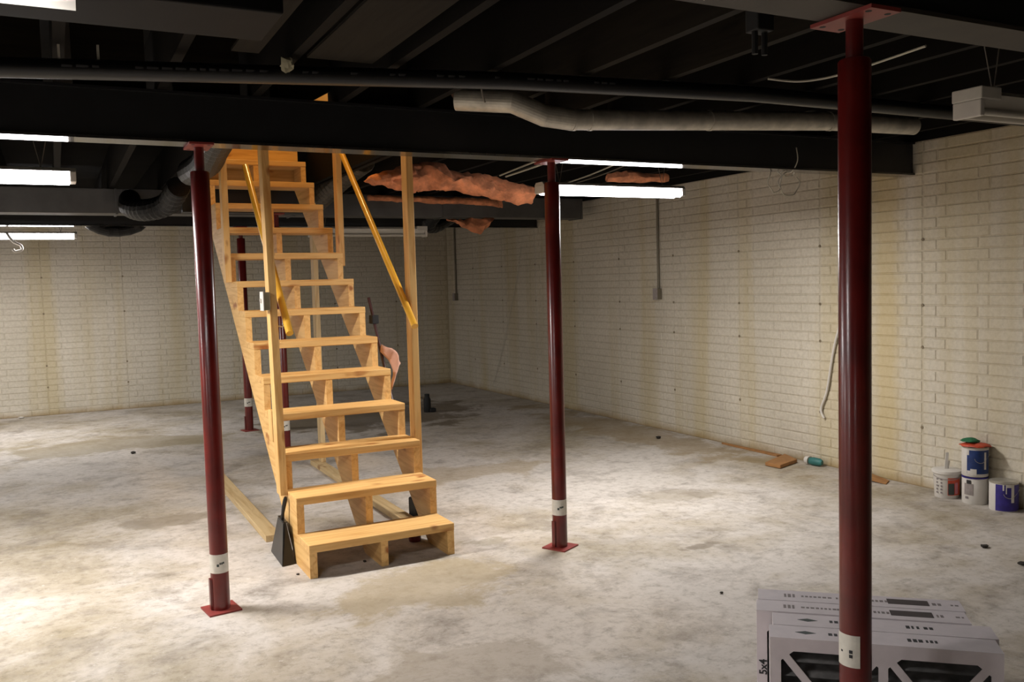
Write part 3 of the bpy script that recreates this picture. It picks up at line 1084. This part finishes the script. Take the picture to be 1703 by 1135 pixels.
# loops of wire hanging from the black beam
b = BM()
for cx, cz, rx, rz, y, ph in ((4.21, 2.085, 0.085, 0.075, 4.29, 0.0), (4.10, 2.10, 0.055, 0.07, 4.30, 0.4), (4.19, 2.15, 0.05, 0.02, 4.28, 0.2)):
    path_tube(b, [(cx + rx * math.cos(t * 0.22 + 1.2 + ph), y + 0.008 * math.sin(t), cz + rz * math.sin(t * 0.22 + 1.2 + ph)) for t in range(0, 27)], 0.0035, 6)
path_tube(b, smooth_path([(4.19, 4.205, 2.30), (4.195, 4.20, 2.22), (4.19, 4.24, 2.158), (4.19, 4.285, 2.155)], 5), 0.0035, 6)
tag(obj('wire_loops', b, CABLE, None, True), 'loose pale wire loops hanging from the black beam near the wall', 'wire')
cable('cable', 'short wire end poking down above the round duct elbow', [(1.72, 3.60, 2.42), (1.73, 3.62, 2.36), (1.755, 3.64, 2.31)], 0.004, CABLE_DIM, 'wire', 6)
# crumpled white tag on the drain pipe
b = BM()
bmesh.ops.create_icosphere(b, subdivisions=2, radius=0.024, matrix=Matrix.Translation((0.83, 3.45, 2.352)))
for v in b.verts:
    v.co += mnoise.noise_vector(v.co * 40) * 0.02
tag(obj('paper_wad', b, plain('grey_paper', lin(150, 144, 120), 0.8), None), 'crumpled pale paper tag stuck above the black drain pipe', 'paper')
# black bracket with prongs hanging from the joist near the nearest column
br = thing('pipe_bracket', 'black pronged bracket hanging from a joist left of the nearest red column', 'bracket', (2.05, 2.2, 2.38))
b = BM()
box(b, 2.005, 2.072, 2.17, 2.23, 2.275, 2.388)
obj('bracket_body', b, RUBBER, br, bevel=0.004)
for xx in (2.018, 2.058):
    b = BM()
    path_tube(b, [(xx, 2.2, 2.276), (xx, 2.2, 2.205)], 0.010, 8)
    obj('prong', b, RUBBER, br)

# conduits with outlet boxes on the long wall
for yy, z0, lab in ((7.15, 1.30, 'grey conduit dropping to an outlet box on the cream wall below the lit fixture'), (12.14, 1.26, 'dark conduit dropping to an outlet box near the far wall corner')):
    cd = thing('conduit', lab, 'conduit', (XR - 0.02, yy, z0), 'conduits on the cream wall')
    b = BM()
    path_tube(b, [(XR - 0.022, yy, z0 + 0.10), (XR - 0.022, yy, 2.385)], 0.0125, 12)
    obj('conduit_pipe', b, CONDUIT, cd, True)
    b = BM()
    box(b, XR - 0.062, XR - 0.008, yy - 0.035, yy + 0.035, z0, z0 + 0.105)
    bx = obj('outlet_box', b, CONDUIT, cd, bevel=0.004)
    b = BM()
    box(b, XR - 0.067, XR - 0.0622, yy - 0.037, yy + 0.037, z0 - 0.003, z0 + 0.108)
    obj('cover_plate', b, GREYLABEL, bx, bevel=0.002)

# ------------------------------------------------------------------ air filters
FO = Vector((1.849, 1.975, 0.0))
fa = math.radians(-42.0)
FU = Vector((math.cos(fa), math.sin(fa), 0))
FV = Vector((-math.sin(fa), math.cos(fa), 0))
FZ = Vector((0, 0, 1))
FWID, FHT, FTH = 0.635, 0.42, 0.098


def fpt(u, v, z):
    return FO + FU * u + FV * v + FZ * z


def air_filter(label, u0, v0, rear, w=FWID, h=FHT, text=None):
    root = thing('air_filter', label, 'filter', tuple(fpt(u0 + w / 2, v0 + FTH / 2, 0)), 'stacked air filters')
    fr = 0.034

    def part(nm, u, v, z, a, bb, c, mat, **kw):
        b = BM()
        obox(b, fpt(u, v, z), FU, FV, FZ, a, bb, c)
        return obj(nm, b, mat, root, **kw)
    part('frame_top', u0, v0, h - 0.006, w, FTH, 0.006, CARD)
    part('frame_bottom', u0, v0, 0, w, FTH, 0.006, CARD)
    part('frame_side', u0, v0, 0.006, 0.006, FTH, h - 0.012, CARD)
    part('frame_side', u0 + w - 0.006, v0, 0.006, 0.006, FTH, h - 0.012, CARD)
    # die-cut face: border, centre mullion and an X in each half
    for vf, nm in ((v0, 'face_lattice'), (v0 + FTH - 0.004, 'face_lattice')):
        b = BM()
        th = 0.004
        uu0, uu1, z0, z1 = u0 + 0.006, u0 + w - 0.006, 0.006, h - 0.006
        obox(b, fpt(uu0, vf, z1 - fr), FU, FV, FZ, uu1 - uu0, th, fr)
        obox(b, fpt(uu0, vf, z0), FU, FV, FZ, uu1 - uu0, th, fr)
        obox(b, fpt(uu0, vf, z0 + fr), FU, FV, FZ, 0.026, th, z1 - z0 - 2 * fr)
        obox(b, fpt(uu1 - 0.026, vf, z0 + fr), FU, FV, FZ, 0.026, th, z1 - z0 - 2 * fr)
        um = (uu0 + uu1) / 2
        obox(b, fpt(um - 0.013, vf, z0 + fr), FU, FV, FZ, 0.026, th, z1 - z0 - 2 * fr)
        for ua, ub in ((uu0 + 0.026, um - 0.013), (um + 0.013, uu1 - 0.026)):
            za, zb = z0 + fr, z1 - fr
            for (s0, e0) in (((ua, zb), (ub, za)), ((ub, zb), (ua, za))):
                d = Vector((e0[0] - s0[0], e0[1] - s0[1])).normalized()
                n = Vector((-d.y, d.x)) * 0.0115
                s1 = Vector(s0) - d * 0.012
                e1 = Vector(e0) + d * 0.012
                q = [s1 + n, e1 + n, e1 - n, s1 - n]
                prism(b, [fpt(c.x, vf + 0.0003, c.y) for c in q], FV * (th - 0.0006))
            for (cx, cz, sx, sz) in ((ua, zb, 1, -1), (ub, zb, -1, -1), (ua, za, 1, 1), (ub, za, -1, 1)):
                prism(b, [fpt(cx, vf + 0.0004, cz), fpt(cx + sx * 0.036, vf + 0.0004, cz), fpt(cx, vf + 0.0004, cz + sz * 0.030)], FV * (th - 0.0008))
        obj(nm, b, CARD, root)
    # pleated media
    b = BM()
    n = 18
    prof = []
    for i in range(n + 1):
        z = 0.008 + (h - 0.016) * i / n
        prof.append((z, v0 + (0.010 if i % 2 else FTH - 0.012)))
    va = [b.verts.new(fpt(u0 + 0.008, v, z)) for z, v in prof]
    vb = [b.verts.new(fpt(u0 + w - 0.008, v, z)) for z, v in prof]
    for i in range(n):
        b.faces.new((va[i], vb[i], vb[i + 1], va[i + 1]))
    obj('pleats', b, PLEAT, root)
    # printing on the top edge
    zt_ = h + 0.0003
    b = BM()
    if rear:
        marks = [(0.085, 0.03, 0.03), (0.14, 0.10, 0.012), (0.25, 0.09, 0.014), (0.36, 0.05, 0.016), (0.545, 0.02, 0.02), (0.60, 0.02, 0.01)]
    else:
        marks = [(0.17, 0.02, 0.018), (0.39, 0.02, 0.022), (0.42, 0.012, 0.02), (0.44, 0.03, 0.018)]
    for (u, ln, dv) in marks:
        k = u
        while k < u + ln:
            g = 0.006 + 0.006 * rnd.random()
            obox(b, fpt(u0 + k, v0 + FTH * 0.5 - dv / 2, h), FU, FV, FZ, g, dv, 0.0006)
            k += g + 0.005
    obj('printed_marks', b, INK_PALE if rear else INK, root)['kind'] = 'stuff'
    b = BM()
    if rear:
        obox(b, fpt(u0 + 0.36 + 0.05, v0 + 0.03, h), FU, FV, FZ, 0.125, 0.045, 0.0008)
        obj('printed_bar', b, CARD_DARK, root)
    else:
        prism(b, [fpt(u0 + 0.075, v0 + 0.05, h), fpt(u0 + 0.105, v0 + 0.038, h), fpt(u0 + 0.135, v0 + 0.05, h), fpt(u0 + 0.105, v0 + 0.062, h)], FZ * 0.0007)
        obj('printed_logo', b, INK_GREEN, root)
    if text:
        text_mesh('lettering', text, 0.034, INK, root, tuple(fpt(u0 + 0.020, v0 - 0.0006, 0.232)), FZ, -FU)
    return root


air_filter('front white pleated air filter, its lattice face toward the viewer', 0.0, 0.0, False)
air_filter('second white pleated air filter, right behind the front one', 0.012, 0.104, False)
air_filter('third white pleated air filter with a dark bar on its top edge', -0.036, 0.215, True, text='5x4')
air_filter('rearmost white pleated air filter in the row by the nearest column', -0.030, 0.320, True)

# ------------------------------------------------------------------ paint cans and bucket by the wall


def paint_can(label, cx, cy, z0, r, h, body, labels, lid_mat=GALV, name='paint_can', handle=True, rim=GALV):
    root = thing(name, label, 'paint can', (cx, cy, z0), 'paint cans by the wall')
    b = BM()
    lathe(b, cx, cy, [(r - 0.002, z0), (r, z0 + 0.004), (r, z0 + h - 0.006), (r - 0.002, z0 + h - 0.003)], 32)
    obj('can_body', b, body, root, True)
    b = BM()
    lathe(b, cx, cy, [(r + 0.002, z0 + h - 0.009), (r + 0.003, z0 + h - 0.001), (r - 0.008, z0 + h)], 32)
    obj('rim', b, rim, root, True)
    b = BM()
    lathe(b, cx, cy, [(r - 0.012, z0 + h - 0.004), (r - 0.012, z0 + h + 0.002), (r - 0.02, z0 + h + 0.002)], 32)
    obj('lid', b, lid_mat, root, True)
    for nm, a0, a1, za, zb, mat in labels:
        b = BM()
        arc_patch(b, cx, cy, r + 0.0004 + (0.0016 if nm in ('print', 'paint_drip') else 0), a0, a1, z0 + za, z0 + zb, 12)
        obj(nm, b, mat, root, True)
    if handle:
        b = BM()
        path_tube(b, smooth_path([(cx - 0.6 * r - 0.05, cy - r * 0.75, z0 + h * 0.82), (cx - 0.85 * r, cy - r * 0.68, z0 + h * 0.55), (cx - 0.45 * r, cy - r * 1.02, z0 + h * 0.5), (cx + 0.5 * r, cy - r * 0.95, z0 + h * 0.75)], 6)[4:], 0.0016, 6)
        obj('wire_handle', b, GALV, root, True)
    return root


# bucket faces: the viewer looks from azimuth about 217 degrees
BK = (5.208, 3.895)
bk = thing('plastic_bucket', 'white plastic bucket with an orange label and a stick standing in its lid', 'bucket', (*BK, 0))
b = BM()
lathe(b, BK[0], BK[1], [(0.070, 0.0), (0.073, 0.004), (0.082, 0.165), (0.084, 0.170)], 32)
obj('bucket_body', b, WHITE_PLASTIC, bk, True)
b = BM()
lathe(b, BK[0], BK[1], [(0.088, 0.163), (0.091, 0.166), (0.091, 0.183), (0.084, 0.187), (0.02, 0.188)], 32)
obj('lid', b, WHITE_PLASTIC, bk, True)
b = BM()
arc_patch(b, BK[0], BK[1], 0.0805, 222, 288, 0.026, 0.140, 14)
lab = obj('label', b, RED, bk, True)
b = BM()
arc_patch(b, BK[0], BK[1], 0.0825, 224, 250, 0.030, 0.105, 8)
obj('label_panel', b, INK_GREEN, lab, True)
b = BM()
arc_patch(b, BK[0], BK[1], 0.0825, 254, 270, 0.036, 0.11, 8)
obj('label_panel', b, plain('magenta_panel', lin(196, 120, 130), 0.5), lab, True)
b = BM()
for r_ in range(5):
    for c_ in range(2):
        if rnd.random() < 0.85:
            arc_patch(b, BK[0], BK[1], 0.0795, 168 + c_ * 22, 168 + c_ * 22 + 6 + 6 * rnd.random(), 0.035 + r_ * 0.022, 0.035 + r_ * 0.022 + 0.010, 3)
obj('small_print', b, INK_PALE, bk, True)
b = BM()
obox(b, (5.200, 3.905, 0.18), (0.8, -0.6, 0), (0.6, 0.8, 0), (0.10, -0.02, 1), 0.018, 0.006, 0.115)
obox(b, (5.214, 3.900, 0.18), (0.8, -0.6, 0), (0.6, 0.8, 0), (0.22, -0.05, 1), 0.012, 0.005, 0.06)
obj('paint_stick', b, WHITE_PLASTIC, bk)
b = BM()
path_tube(b, [(BK[0] + 0.086 * math.cos(math.radians(a)), BK[1] + 0.086 * math.sin(math.radians(a)), 0.15 - 0.02 * math.sin(math.radians((a - 150) * 1.2))) for a in range(150, 301, 8)], 0.0022, 6)
obj('bail_handle', b, GREYLABEL, bk, True)

paint_can('white paint can with a grey label, under the blue can', 5.222, 3.700, 0.0, 0.076, 0.176, WHITE_PLASTIC,
          [('label', 165, 208, 0.06, 0.135, GREYLABEL), ('print', 172, 186, 0.035, 0.05, INK_PALE), ('print', 178, 198, 0.134, 0.158, INK)], handle=False, rim=PURPLE)
paint_can('blue paint can with white drips, stacked on the white can', 5.222, 3.700, 0.180, 0.078, 0.19, WHITE_PLASTIC,
          [('label', 180, 290, 0.02, 0.172, BLUE), ('paint_drip', 182, 205, 0.015, 0.04, WHITE_PLASTIC), ('paint_drip', 196, 222, 0.012, 0.052, WHITE_PLASTIC), ('paint_drip', 256, 266, 0.05, 0.16, WHITE_PLASTIC),
           ('paint_drip', 178, 190, 0.14, 0.174, WHITE_PLASTIC)])
paint_can('purple paint can with white paint runs, standing on the floor', 5.212, 3.497, 0.0, 0.082, 0.182, WHITE_PLASTIC,
          [('label', 182, 300, 0.006, 0.170, PURPLE), ('paint_drip', 210, 216, 0.135, 0.172, WHITE_PLASTIC), ('paint_drip', 222, 226, 0.115, 0.172, WHITE_PLASTIC), ('paint_drip', 244, 256, 0.06, 0.172, WHITE_PLASTIC),
           ('paint_drip', 226, 256, 0.155, 0.173, WHITE_PLASTIC)])
# rag of red and green on the blue can
def rag(name, label, cx, cy, z, r, mat, seed, h=0.02, cat='rag'):
    b = BM()
    n, rings = 18, 4
    vs = [[b.verts.new((cx, cy, z + h * 1.4))]]
    for i in range(1, rings + 1):
        row = []
        for k in range(n):
            a = 2 * math.pi * k / n
            rr = r * i / rings * (1 + 0.28 * mnoise.noise(Vector((math.cos(a) * 2, math.sin(a) * 2, seed))))
            row.append(b.verts.new((cx + rr * math.cos(a), cy + rr * math.sin(a), z + h * (1.25 - 1.2 * (i / rings) ** 2) + 0.006 * mnoise.noise(Vector((rr * 40 * math.cos(a), rr * 40 * math.sin(a), seed))))))
        vs.append(row)
    for k in range(n):
        b.faces.new((vs[0][0], vs[1][k], vs[1][(k + 1) % n]))
        for i in range(1, rings):
            b.faces.new((vs[i][k], vs[i + 1][k], vs[i + 1][(k + 1) % n], vs[i][(k + 1) % n]))
    o = obj(name, b, mat, None, True)
    so = o.modifiers.new('thickness', 'SOLIDIFY')
    so.thickness = 0.004
    return tag(o, label, cat)


rag('rag', 'red rag crumpled on the lid of the blue paint can', 5.219, 3.695, 0.3775, 0.090, RED, 2.0, 0.014)
rag('rag', 'green cloth lying over the red rag on the blue paint can', 5.208, 3.722, 0.4015, 0.058, GREEN, 5.0, 0.016)

# ------------------------------------------------------------------ scraps along the wall
b = BM()
prism(b, [(4.915, 5.285, 0.004), (4.930, 5.135, 0.004), (5.20, 5.23, 0.004), (5.285, 5.45, 0.004)], (0, 0, 0.028))
tag(obj('board_offcut', b, BROWNBOARD, None, bevel=0.003), 'flat brown board offcut on the floor against the wall', 'board')
b = BM()
prism(b, [(5.255, 6.20, 0.001), (5.275, 6.20, 0.001), (5.298, 5.50, 0.001), (5.245, 5.50, 0.001)], (0, 0, 0.014))
tag(obj('wood_strip', b, BROWNBOARD, None), 'long thin brown strip lying along the foot of the wall', 'board')
b = BM()
prism(b, [(5.13, 4.58, 0.020), (5.16, 4.34, 0.001), (5.265, 4.40, 0.001), (5.285, 4.66, 0.030)], (0, 0, 0.006))
prism(b, [(5.06, 4.62, 0.001), (5.13, 4.58, 0.020), (5.285, 4.66, 0.030), (5.25, 4.72, 0.001)], (0, 0, 0.006))
tag(obj('cardboard_scrap', b, BROWNBOARD, None), 'bent brown cardboard scrap beside the nearest column, at the wall', 'cardboard')
sb = thing('squeeze_bottle', 'small teal bottle with a white cap lying by the wall', 'bottle', (5.24, 5.12, 0.0))
b = BM()
path_tube(b, [(5.245, 5.01, 0.034), (5.24, 5.03, 0.034), (5.235, 5.09, 0.034), (5.225, 5.12, 0.034)], [0.018, 0.030, 0.032, 0.026], 14)
obj('bottle_body', b, TEAL, sb, True)
b = BM()
path_tube(b, [(5.225, 5.121, 0.036), (5.222, 5.16, 0.038)], [0.034, 0.026], 14)
obj('cap', b, WHITE_PLASTIC, sb, True)

# ------------------------------------------------------------------ dustpan leaning on the stairs
dpn = thing('dustpan', 'black plastic dustpan leaning upright against the foot of the stairs', 'dustpan', (1.04, 4.93, 0))
DA, DB = Vector((1.008, 4.775, 0.003)), Vector((1.016, 5.095, 0.003))      # ends of the lip on the floor
TA, TB = Vector((1.040, 4.855, 0.215)), Vector((1.046, 5.015, 0.215))      # shoulders under the handle
BA, BB = Vector((1.084, 4.790, 0.003)), Vector((1.086, 5.080, 0.003))      # rear edge of the side walls
b = BM()
prism(b, [DA, DB, TB, TA], (0.004, 0, 0.0006))
obj('pan', b, BLACK, dpn, bevel=0.001)
for d_, t_, e_, sg in ((DA, TA, BA, 1), (DB, TB, BB, -1)):
    b = BM()
    prism(b, [d_ + Vector((0.0045, 0, 0)), e_, t_ + Vector((0.016, 0, 0.004)), t_ + Vector((0.0045, 0, 0.004))], (0, 0.004 * sg, 0))
    obj('side_wall', b, BLACK, dpn)
b = BM()
prism(b, [TA + Vector((0, 0, 0.0045)), TB + Vector((0, 0, 0.0045)), TB + Vector((0.024, 0, 0.0045)), TA + Vector((0.024, 0, 0.0045))], (0, 0, 0.004))
obj('back_wall', b, BLACK, dpn)
b = BM()
path_tube(b, [(1.052, 4.93, 0.224), (1.056, 4.925, 0.255), (1.062, 4.915, 0.30), (1.068, 4.905, 0.335), (1.070, 4.90, 0.350)], [0.012, 0.009, 0.012, 0.012, 0.008], 10)
obj('handle', b, BLACK, dpn, True)

# broom leaning behind the stairs with a pink rag over it
bro = thing('broom', 'dark broom leaning behind the stair side with its brush on the floor', 'broom', (1.96, 5.3, 0))
b = BM()
path_tube(b, [(1.975, 5.30, 0.14), (1.972, 6.08, 1.42)], 0.011, 10)
obj('broom_handle', b, plain('dark_maroon', lin(58, 30, 30), 0.4), bro, True)
b = BM()
box(b, 1.952, 2.005, 5.22, 5.36, 0.004, 0.14)
obj('brush_head', b, RUBBER, bro, bevel=0.01)
b = BM()
box(b, 1.952, 1.998, 5.95, 6.03, 1.24, 1.30)
obj('handle_clip', b, RUBBER, bro, bevel=0.004)


def drape():
    b = BM()
    rows = []
    for i in range(9):
        t = i / 8
        row = []
        for j in range(7):
            s = j / 6 - 0.5
            y = 5.86 - 0.30 * t
            z = 1.085 - 0.17 * t - 0.02 * abs(s)
            x = 1.962 + 0.05 * math.sin(math.pi * min(1, t * 1.1)) + 0.06 * s * (0.4 + t) + 0.012 * mnoise.noise(Vector((t * 5, s * 6, 3)))
            row.append(b.verts.new((x + 0.012, y + 0.05 * s, z + 0.12 * s * (0.4 + t) + 0.014 * mnoise.noise(Vector((t * 6, s * 5, 8))))))
        rows.append(row)
    for i in range(8):
        for j in range(6):
            b.faces.new((rows[i][j], rows[i + 1][j], rows[i + 1][j + 1], rows[i][j + 1]))
    o = obj('pink_rag', b, plain('pink_cloth', lin(206, 160, 140), 0.9, var=0.1), None, True)
    o.modifiers.new('thickness', 'SOLIDIFY').thickness = 0.004
    return tag(o, 'pale pink rag sticking out beside the stair treads', 'rag')


drape()
# small red pot under the first tread
b = BM()
lathe(b, 1.80, 4.85, [(0.034, 0.001), (0.036, 0.01), (0.036, 0.06), (0.026, 0.072)], 18)
tag(obj('red_cup', b, plain('maroon_plastic', lin(110, 44, 44), 0.5), None, True), 'small dark red cup on the floor under the lowest tread', 'cup')
# boot-like black bottle at the far end
bt = thing('spray_bottle', 'black bottle standing on the floor behind the stair post near the far wall', 'bottle', (3.84, 9.75, 0))
b = BM()
lathe(b, 3.835, 9.76, [(0.040, 0.001), (0.043, 0.01), (0.043, 0.15), (0.030, 0.18), (0.030, 0.215)], 16)
obj('bottle_body', b, RUBBER, bt, True)
b = BM()
box(b, 3.85, 3.925, 9.70, 9.77, 0.001, 0.05)
obj('foot', b, RUBBER, bt, bevel=0.012)

# crumbs on the floor


def crumb(label, x, y, r, mat=DEBRIS, seed=1.0, flat=0.5):
    b = BM()
    bmesh.ops.create_icosphere(b, subdivisions=2, radius=r)
    for v in b.verts:
        v.co += mnoise.noise_vector(v.co / r * 1.3 + Vector((seed, 0, 0))) * r * 0.5
        v.co.z *= flat
    zmin = min(v.co.z for v in b.verts)
    for v in b.verts:
        v.co += Vector((x, y, 0.0005 - zmin))
    tag(obj('debris', b, mat, None, True), label, 'debris')


crumb('dark crumb on the floor beyond the front red column', 0.565, 8.95, 0.022, seed=1)
crumb('dark clump on the floor near the wall, beyond the middle red column', 4.966, 6.755, 0.026, seed=2)
crumb('dried leaf scrap on the floor in front of the paint cans', 4.40, 3.06, 0.022, seed=3, flat=0.35)
crumb('dark scrap on the floor at the edge of the picture below the cans', 4.292, 2.777, 0.022, seed=4, flat=0.35)
crumb('tiny dark crumb on the floor left of the filters', 2.734, 3.24, 0.009, seed=5)
crumb('small white scrap at the foot of the far wall', -0.46, 12.40, 0.030, WHITE_PLASTIC, 6, 0.35)
crumb('tiny crumb beside the foot of the stairs', 1.05, 4.60, 0.008, seed=7)
crumb('dark crumb in the shadow under the lowest tread', 1.42, 4.62, 0.010, seed=8)
